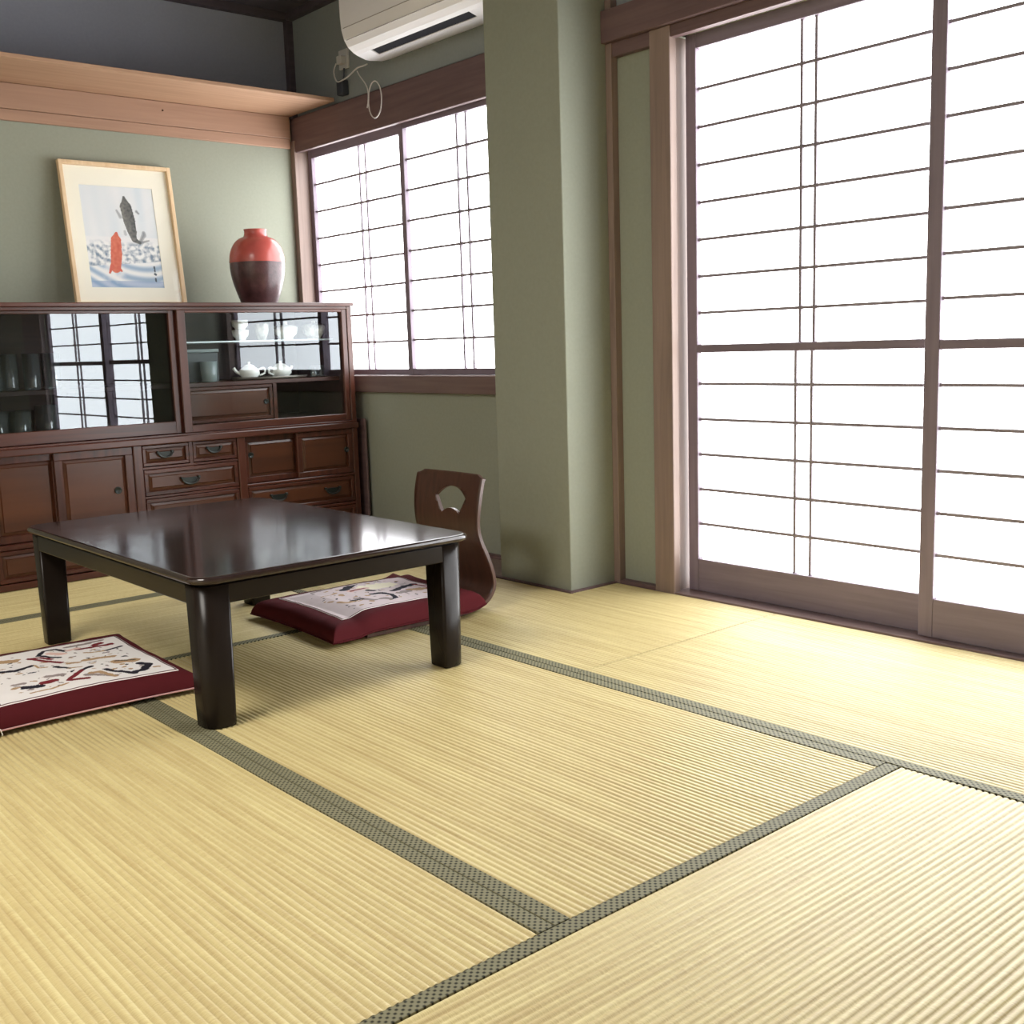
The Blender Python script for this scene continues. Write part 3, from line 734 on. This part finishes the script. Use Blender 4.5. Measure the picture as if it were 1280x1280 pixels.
# --- things in the cabinet
def lathe_obj(name, prof, x, y, z, mat, label=None, cat=None, group=None, seg=32, parent=None, mi=None):
    bm = bmesh.new(); lathe(bm, prof, x, y, z, seg, mi=mi); o = obj(name, bm, mat, parent)
    if label: tag(o, label, cat, group)
    return o
def tumbler_prof(r, h): return [(0, .002), (r*.86, .002), (r*.9, 0), (r*.93, .004), (r, h), (r*.94, h), (r*.86, .012), (0, .012)]
def place(o, x, y, z): o.location = (x, y, z); return o
tb = bmesh.new(); lathe(tb, tumbler_prof(.031, .135), seg=24)
t0 = place(tag(obj('drinking_glass', tb, M['tumbler']), 'tall clear drinking glass on the left inner shelf of the cabinet', 'glass', 'tall glasses on the cabinet shelf'), 1.235, 4.33, .7185)
for x, y in ((1.305, 4.37), (1.372, 4.33), (1.448, 4.33), (1.25, 4.42), (1.405, 4.44), (1.47, 4.43)):
    c = t0.copy(); COL.objects.link(c); place(c, x, y, .7185)
tb = bmesh.new(); lathe(tb, tumbler_prof(.040, .092), seg=24)
t1 = place(tag(obj('drinking_glass', tb, M['tumbler']), 'short wide drinking glass on the cabinet floor below the shelf', 'glass', 'short glasses on the cabinet floor'), 1.225, 4.31, .5485)
for x, y in ((1.315, 4.33), (1.27, 4.41), (1.36, 4.43)):
    c = t1.copy(); COL.objects.link(c); place(c, x, y, .5485)
jar = thing('glass_jar', 'clear glass jar with a cream label, right of the short glasses', 'jar', (1.408, 4.32, .5485))
bm = bmesh.new(); lathe(bm, tumbler_prof(.042, .112), 1.408, 4.32, .5485, 24); obj('glass_wall', bm, M['tumbler'], jar)
bm = bmesh.new(); lathe(bm, [(0, .014), (.034, .014), (.034, .075), (0, .080)], 1.408, 4.32, .5485, 24); obj('contents', bm, M['label_cup'], jar)
# right half, glass shelf: cups and bowls
def cup_prof(r, h): return [(0, .004), (r*.5, .004), (r*.5, 0), (r*.56, 0), (r*.62, .010), (r*.9, h*.45), (r, h), (r*.95, h), (r*.84, h*.45), (0, .012)]
lathe_obj('tea_cup', cup_prof(.036, .044), 2.245, 4.35, .8832, M['porcelain'], 'lower of two stacked white cups on the glass shelf', 'cup')
lathe_obj('tea_cup', cup_prof(.036, .044), 2.245, 4.35, .924, M['porcelain'], 'upper of two stacked white cups on the glass shelf', 'cup')
lathe_obj('tea_cup', cup_prof(.030, .070), 2.352, 4.36, .8832, M['porcelain_pat'], 'grey-patterned tall cup right of the stacked white cups', 'cup')
bw = thing('lidded_bowl', 'plain white bowl with a knobbed lid, middle of the glass shelf', 'bowl', (2.462, 4.35, .8832))
lathe_obj('bowl', cup_prof(.052, .052), 2.462, 4.35, .8832, M['porcelain'], parent=bw)
lathe_obj('lid', [(.050, .053), (.040, .060), (.010, .064), (.008, .070), (.010, .076), (0, .078)], 2.462, 4.35, .8832, M['porcelain'], parent=bw)
bw = thing('lidded_bowl', 'patterned bowl with a knobbed lid, right end of the glass shelf', 'bowl', (2.602, 4.35, .8832))
lathe_obj('bowl', cup_prof(.052, .056), 2.602, 4.35, .8832, M['porcelain_pat'], parent=bw)
lathe_obj('lid', [(.050, .057), (.040, .063), (.010, .068), (.008, .074), (.010, .079), (0, .081)], 2.602, 4.35, .8832, M['porcelain_pat'], parent=bw)
# lower shelf: tin, cup, tray with teapots and small glasses
bx = thing('storage_tin', 'dark square tin with a pale-edged lid behind the grey cup', 'tin', (2.055, 4.38, .716))
bm = bmesh.new(); box(bm, 1.985, 2.125, 4.33, 4.45, .7165, .838, bev=.004, seg=2); obj('tin_body', bm, M['tin'], bx)
bm = bmesh.new(); box(bm, 1.981, 2.129, 4.326, 4.454, .838, .852, bev=.003, seg=2); obj('lid', bm, M['cupgrey'], bx)
lathe_obj('tea_cup', [(0, .004), (.026, .004), (.028, 0), (.031, .004), (.035, .085), (.032, .085), (.027, .012), (0, .012)], 2.062, 4.292, .7163, M['cupgrey'], 'grey-green straight cup in front of the dark tin', 'cup')
tr_ = bmesh.new(); lathe(tr_, [(0, .002), (.165, .002), (.178, .012), (.182, .012), (.170, -.0), (0, 0)], seg=48)
for v in tr_.verts: v.co.y *= .52
bmesh.ops.translate(tr_, verts=tr_.verts, vec=(2.375, 4.36, .7165))
tag(obj('serving_tray', tr_, M['tray']), 'dark oval tray under the white teapots', 'tray')
def teapot(x, y, z, s, label, ang):
    t = thing('teapot', label, 'teapot', (x, y, z))
    lathe_obj('pot_body', [(0, .002), (.026*s, .001), (.028*s, 0), (.032*s, .006), (.045*s, .022), (.043*s, .040), (.028*s, .052), (.024*s, .053), (0, .054)], x, y, z, M['porcelain'], parent=t)
    lathe_obj('lid', [(.026*s, .053), (.020*s, .060), (.006*s, .064), (.005*s, .068), (.007*s, .073), (0, .075)], x, y, z, M['porcelain'], parent=t)
    d = Vector((math.cos(ang), math.sin(ang), 0)); c = Vector((x, y, z))
    bm = bmesh.new(); tube(bm, smooth_path([c+d*.036*s+Vector((0, 0, .022)), c+d*.056*s+Vector((0, 0, .034)), c+d*.068*s+Vector((0, 0, .050))], 5), .007, 10); obj('spout', bm, M['porcelain'], t)
    bm = bmesh.new(); tube(bm, smooth_path([c-d*.040*s+Vector((0, 0, .040)), c-d*.064*s+Vector((0, 0, .046)), c-d*.068*s+Vector((0, 0, .026)), c-d*.042*s+Vector((0, 0, .014))], 5), .0045, 10); obj('handle', bm, M['porcelain'], t)
teapot(2.275, 4.35, .7187, .98, 'white teapot on the left half of the oval tray', 2.9)
teapot(2.425, 4.35, .7187, 1.05, 'white teapot on the right half of the oval tray', .3)
tb = bmesh.new(); lathe(tb, tumbler_prof(.019, .050), seg=20)
t2 = place(tag(obj('small_glass', tb, M['tumbler']), 'small clear glass right of the tray with teapots', 'glass', 'small glasses beside the tray'), 2.585, 4.34, .7163)
c = t2.copy(); COL.objects.link(c); place(c, 2.63, 4.36, .7163)

# ------------------------------------------------------------------ vase and picture on the cabinet
bm = bmesh.new()
pr = [(0, .003), (.068, .003), (.070, 0), (.077, .003)]
for k in range(1, 40):
    z = .003+.283*k/39
    t = z/.286
    r = .074+(.117-.074)*math.sin(min(t/.62, 1)*PI/2) if t < .62 else .052+.065*max(0, 1-((t-.62)/.38)**2.3)**.62
    if t < .58: r += .0009*math.sin(z*420)
    pr.append((r, z))
pr += [(.049, .293), (.047, .300), (.047, .312), (.050, .317), (.044, .317), (.040, .305), (.040, .28), (0, .27)]
mi = [1 if (pr[i][1]+pr[i+1][1])/2 < .178 and pr[i+1][0] > .06 else 0 for i in range(len(pr)-1)]
lathe(bm, pr, 2.372, 4.40, 1.0345, 56, mi=mi)
tag(obj('vase', bm, [M['vase_red'], M['vase_dark']]), 'round ceramic vase, coral red above and dark ribbed brown below', 'vase')

PX0, PX1, PH = 1.652, 2.122, .588
pic = thing('framed_picture', 'pale-framed picture of a grey and a red carp leaning on the wall', 'picture', (1.887, 4.585, 1.0345))
lean = math.atan2(.078, .575)
def lp(x, h, d=0.0):   # point on the leaning picture: x, height along frame, d = out of the picture towards the room
    return Vector((x, 4.592+h*math.sin(lean)-d*math.cos(lean), 1.0375+h*math.cos(lean)+d*math.sin(lean)))
def lbox(bm, x0, x1, h0, h1, d0, d1):
    v = [bm.verts.new(lp(x, h, d)) for x in (x0, x1) for h in (h0, h1) for d in (d0, d1)]
    for q in ((0, 1, 3, 2), (4, 6, 7, 5), (0, 4, 5, 1), (2, 3, 7, 6), (0, 2, 6, 4), (1, 5, 7, 3)): bm.faces.new([v[i] for i in q])
bm = bmesh.new(); fw = .016
lbox(bm, PX0, PX0+fw, 0, PH, -.004, .020); lbox(bm, PX1-fw, PX1, 0, PH, -.004, .020)
lbox(bm, PX0+fw, PX1-fw, 0, fw, -.004, .020); lbox(bm, PX0+fw, PX1-fw, PH-fw, PH, -.004, .020)
bmesh.ops.bevel(bm, geom=[e for e in bm.edges], offset=.0015, segments=1, affect='EDGES')
obj('frame', bm, M['picframe'], pic)
ox0, ox1, oh0, oh1 = 1.728, 2.036, .078, .496
bm = bmesh.new()
lbox(bm, PX0+fw-.002, ox0, fw-.002, PH-fw+.002, 0, .003); lbox(bm, ox1, PX1-fw+.002, fw-.002, PH-fw+.002, 0, .003)
lbox(bm, ox0, ox1, fw-.002, oh0, 0, .003); lbox(bm, ox0, ox1, oh1, PH-fw+.002, 0, .003)
obj('mat_board', bm, M['mat_board'], pic)
def lerp(a, b, t): return tuple(a[i]+(b[i]-a[i])*t for i in range(3))+(1,)
def inpoly_band(u, v, path, ws):
    best = (9, 0, 0)
    for i in range(len(path)-1):
        a, b = path[i], path[i+1]
        dx, dy = (b[0]-a[0]), (b[1]-a[1]); L2 = dx*dx+dy*dy
        t = max(0, min(1, ((u-a[0])*dx+(v-a[1])*dy)/L2))
        d = math.hypot((u-a[0]-t*dx)*.74, v-a[1]-t*dy); w = ws[i]+(ws[i+1]-ws[i])*t
        if d/w < best[0]: best = (d/w, i+t, ((u-a[0])*dy-(v-a[1])*dx)/math.sqrt(L2))
    return best
sky = srgb(238, 238, 238); haze = srgb(206, 220, 228); deep = srgb(166, 188, 208); mid = srgb(186, 202, 216); foam = srgb(244, 244, 242); slate = srgb(132, 150, 168)
def koi(u, v):
    nz = lambda s, o=0: noise.noise(Vector((u*s*.74, v*s, o)))
    c = lerp(sky, haze, max(0, min(1, .55*noise.noise(Vector((u*7, v*1.2, 5)))+.25)) if v > .5 else 0)
    if v < .5:
        edge = .47+.04*nz(6, 2)
        k = max(0, min(1, (edge-v)/.06))
        wave = math.sin((v-.25*(u-.75)**2*1.6)*60+2.5*nz(3, 1))
        if v < .24+.06*(u-.5): w = lerp(deep, foam, max(0, min(1, .5+.55*wave)))
        else: w = lerp(slate, foam, max(0, min(1, .62+1.3*nz(24, 3)+.4*nz(60, 7))))
        if v < .07: w = lerp(w, srgb(140, 168, 204), .6)
        c = lerp(c, w, k)
        f = math.hypot((u-.33)*.74, v-.17)
        if f < .13: c = lerp(foam, c, max(0, f/.13+.5*nz(20, 4))) if f/.13+.5*nz(20, 4) < 1 else c
    d, s, side = inpoly_band(u, v, [(.590, .895), (.60, .80), (.625, .665), (.645, .56), (.66, .48), (.73, .452)], [.012, .058, .060, .046, .026, .016])
    if d < 1: c = lerp(srgb(84, 86, 88), srgb(142, 140, 134), max(0, min(1, .45+.5*nz(40, 6)+side*4)))
    for path, ws, a in (([(.47, .76), (.51, .70)], [.012, .02], .6), ([(.74, .76), (.765, .74)], [.015, .01], .8), ([(.73, .455), (.80, .53), (.80, .55)], [.014, .026, .02], .75), ([(.73, .45), (.86, .475)], [.016, .008], .7), ([(.545, .56), (.55, .53)], [.014, .016], .45)):
        d, s, _ = inpoly_band(u, v, path, ws)
        if d < 1: c = lerp(c, srgb(98, 102, 106), a*(1-d*.5))
    d, s, side = inpoly_band(u, v, [(.425, .535), (.41, .47), (.39, .33), (.36, .20)], [.016, .050, .056, .050])
    if d < 1: c = lerp(srgb(206, 100, 80), srgb(226, 134, 108), max(0, min(1, .5+.6*nz(30, 8))))
    for path, ws in (([(.31, .215), (.27, .15)], [.02, .01]), ([(.40, .20), (.43, .17)], [.02, .01])):
        d, s, _ = inpoly_band(u, v, path, ws)
        if d < 1: c = srgb(214, 110, 92)
    for a, b in (((.885, .215), (.888, .17)), ((.875, .145), (.90, .140)), ((.885, .10), (.887, .075))):
        if seg_d(u, v, a, b) < .010+.004*nz(60, 9): c = srgb(84, 92, 104)
    return c
nu, nv = 170, 230
bm = bmesh.new(); cols = []; g = []
for i in range(nu+1):
    row = []
    for j in range(nv+1):
        u, v = i/nu, j/nv
        row.append(bm.verts.new(lp(ox0-.003+(ox1-ox0+.006)*u, oh0-.003+(oh1-oh0+.006)*v, .0005))); cols.append(koi(u, v))
    g.append(row)
for i in range(nu):
    for j in range(nv): bm.faces.new((g[i][j], g[i+1][j], g[i+1][j+1], g[i][j+1]))
o = obj('painting', bm, M['art'], pic)
at = o.data.color_attributes.new('print', 'FLOAT_COLOR', 'POINT')
for q, c in enumerate(cols): at.data[q].color = c
bm = bmesh.new(); bm.faces.new([bm.verts.new(lp(x, h, .010)) for x, h in ((PX0+fw-.001, fw-.001), (PX1-fw+.001, fw-.001), (PX1-fw+.001, PH-fw+.001), (PX0+fw-.001, PH-fw+.001))])
obj('glass_pane', bm, M['picglass'], pic)

# ------------------------------------------------------------------ air conditioner
AC = thing('air_conditioner', 'white wall air conditioner above the low window', 'air conditioner', (2.65, 3.48, 1.98))
AY0, AY1 = 3.066, 3.90
pf = [(2.764, 1.998), (2.72, 1.984), (2.66, 1.978), (2.642, 1.979), (2.642, 1.992), (2.606, 2.004), (2.602, 1.990), (2.585, 1.998), (2.562, 2.014), (2.545, 2.040), (2.535, 2.075), (2.531, 2.12), (2.530, 2.19), (2.535, 2.235), (2.555, 2.252), (2.764, 2.256)]
bm = bmesh.new()
# end caps with solid profile, middle with louver recess
solid = [p for i, p in enumerate(pf) if i not in (4, 5)]
extrude_poly(bm, solid, 'y', AY0, 3.185, smooth=False)
extrude_poly(bm, solid, 'y', 3.80, AY1, smooth=False)
extrude_poly(bm, pf, 'y', 3.1851, 3.7999)
bmesh.ops.remove_doubles(bm, verts=bm.verts, dist=.00005)
o = obj('body', bm, M['ac'], AC)
bm = bmesh.new(); extrude_poly(bm, [(2.640, 1.981), (2.640, 1.9915), (2.607, 2.003), (2.604, 1.993)], 'y', 3.187, 3.798)
obj('louver', bm, M['ac_dark'], AC)
bm = bmesh.new()
for px, pz in ((2.5345, 2.079), (2.5465, 2.036)): box(bm, px-.0016, px+.002, 3.19 if pz < 2.06 else 3.10, 3.885, pz-.0012, pz+.0012)
obj('panel_seam', bm, M['seam'], AC)
bm = bmesh.new()
box(bm, 2.5285, 2.533, 3.085, 3.125, 2.088, 2.112, bev=.0008)
obj('display', bm, M['ac_grey'], AC)
for b in ((2.5345, 2.537, 3.135, 3.142, 2.060, 2.068), (2.5345, 2.537, 3.146, 3.152, 2.060, 2.072), (2.5345, 2.537, 3.156, 3.166, 2.062, 2.066), (2.5285, 2.533, 3.150, 3.170, 2.088, 2.092), (2.5285, 2.533, 3.150, 3.170, 2.098, 2.102)):
    boxes('display_mark', [b], M['ac_grey'], AC, bev=0)
# outlet, cord, hanging plug
ow = thing('wall_outlet', 'off-white wall outlet with a plug under the left end of the air conditioner', 'outlet', (XW, 4.235, 2.065))
bm = bmesh.new(); box(bm, XW-.012, XW-.0005, 4.200, 4.270, 2.025, 2.105, bev=.003, seg=2); obj('cover_plate', bm, M['plug_white'], ow)
bm = bmesh.new(); box(bm, XW-.040, XW-.012, 4.212, 4.246, 2.040, 2.075, bev=.004, seg=2); obj('plug', bm, M['plug_white'], ow)
bm = bmesh.new()
tube(bm, smooth_path([(2.735, 4.262, 2.050), (2.725, 4.268, 2.015), (2.722, 4.245, 1.972), (2.722, 4.20, 1.968), (2.718, 4.14, 1.975), (2.712, 4.07, 1.990), (2.70, 4.01, 1.985), (2.69, 3.96, 1.981)], 8), .0030, 8)
tag(obj('power_cord', bm, M['cord_white']), 'white power cord drooping from the outlet to the air conditioner', 'cord')
bm = bmesh.new()
tube(bm, smooth_path([(2.716, 4.075, 1.980), (2.716, 4.055, 1.955), (2.713, 4.012, 1.915), (2.712, 3.995, 1.880), (2.712, 3.998, 1.845), (2.712, 4.008, 1.820)], 8), .0026, 8)
lp_pts = []
for k in range(49):
    t = 2*PI*k/48; lp_pts.append((2.712-.004*math.sin(t/2), 3.945+.050*math.cos(t+.2), 1.842+.072*math.sin(t+.2)))
tube(bm, lp_pts, .0026, 8)
tag(obj('cord_loop', bm, M['cord_white']), 'white cord tied in a loop hanging before the dark window beam', 'cord')
hp = thing('hanging_plug', 'dark plug hanging on a short lead below the wall outlet', 'plug', (2.745, 4.235, 1.93))
bm = bmesh.new(); tube(bm, smooth_path([(2.752, 4.228, 2.026), (2.75, 4.228, 2.00), (2.747, 4.23, 1.975)], 5), .004, 8); obj('lead', bm, M['plug_dark'], hp)
bm = bmesh.new(); box(bm, 2.728, 2.763, 4.215, 4.262, 1.915, 1.978, bev=.006, seg=2); obj('plug_body', bm, M['plug_dark'], hp)

# unseen fill light, added near the ceiling to brighten west-facing surfaces
ld = bpy.data.lights.new('fill_light', 'AREA'); ld.shape = 'DISK'; ld.size = 1.0; ld.energy = 23; ld.color = (1, .95, .88)
lo = bpy.data.objects.new('fill_light', ld); COL.objects.link(lo); lo.location = (-.35, 2.0, 2.25)
# ------------------------------------------------------------------ camera, world, view
cam = bpy.data.cameras.new('camera'); co = bpy.data.objects.new('camera', cam); COL.objects.link(co)
cam.sensor_width = 36; cam.lens = 1387.47/1280*36; cam.clip_start = .02
R = Vector((0.75596908, -0.65386766, -0.03110996)); D = Vector((-0.12073556, -0.09256387, -0.98835968)); Fw = Vector((0.64337677, 0.75092544, -0.1489205))
m3 = Matrix((R, -D, -Fw)).transposed()
co.matrix_world = Matrix.Translation((0, 0, .83)) @ m3.to_4x4()
scene.camera = co
w = bpy.data.worlds.new('world'); scene.world = w; w.use_nodes = True
bg = w.node_tree.nodes['Background']; bg.inputs[0].default_value = (.92, .96, 1, 1); bg.inputs[1].default_value = 4.0
vs = scene.view_settings
vs.view_transform = 'Standard'; vs.look = 'None'; vs.gamma = 1; vs.exposure = 1.35; vs.use_curve_mapping = False
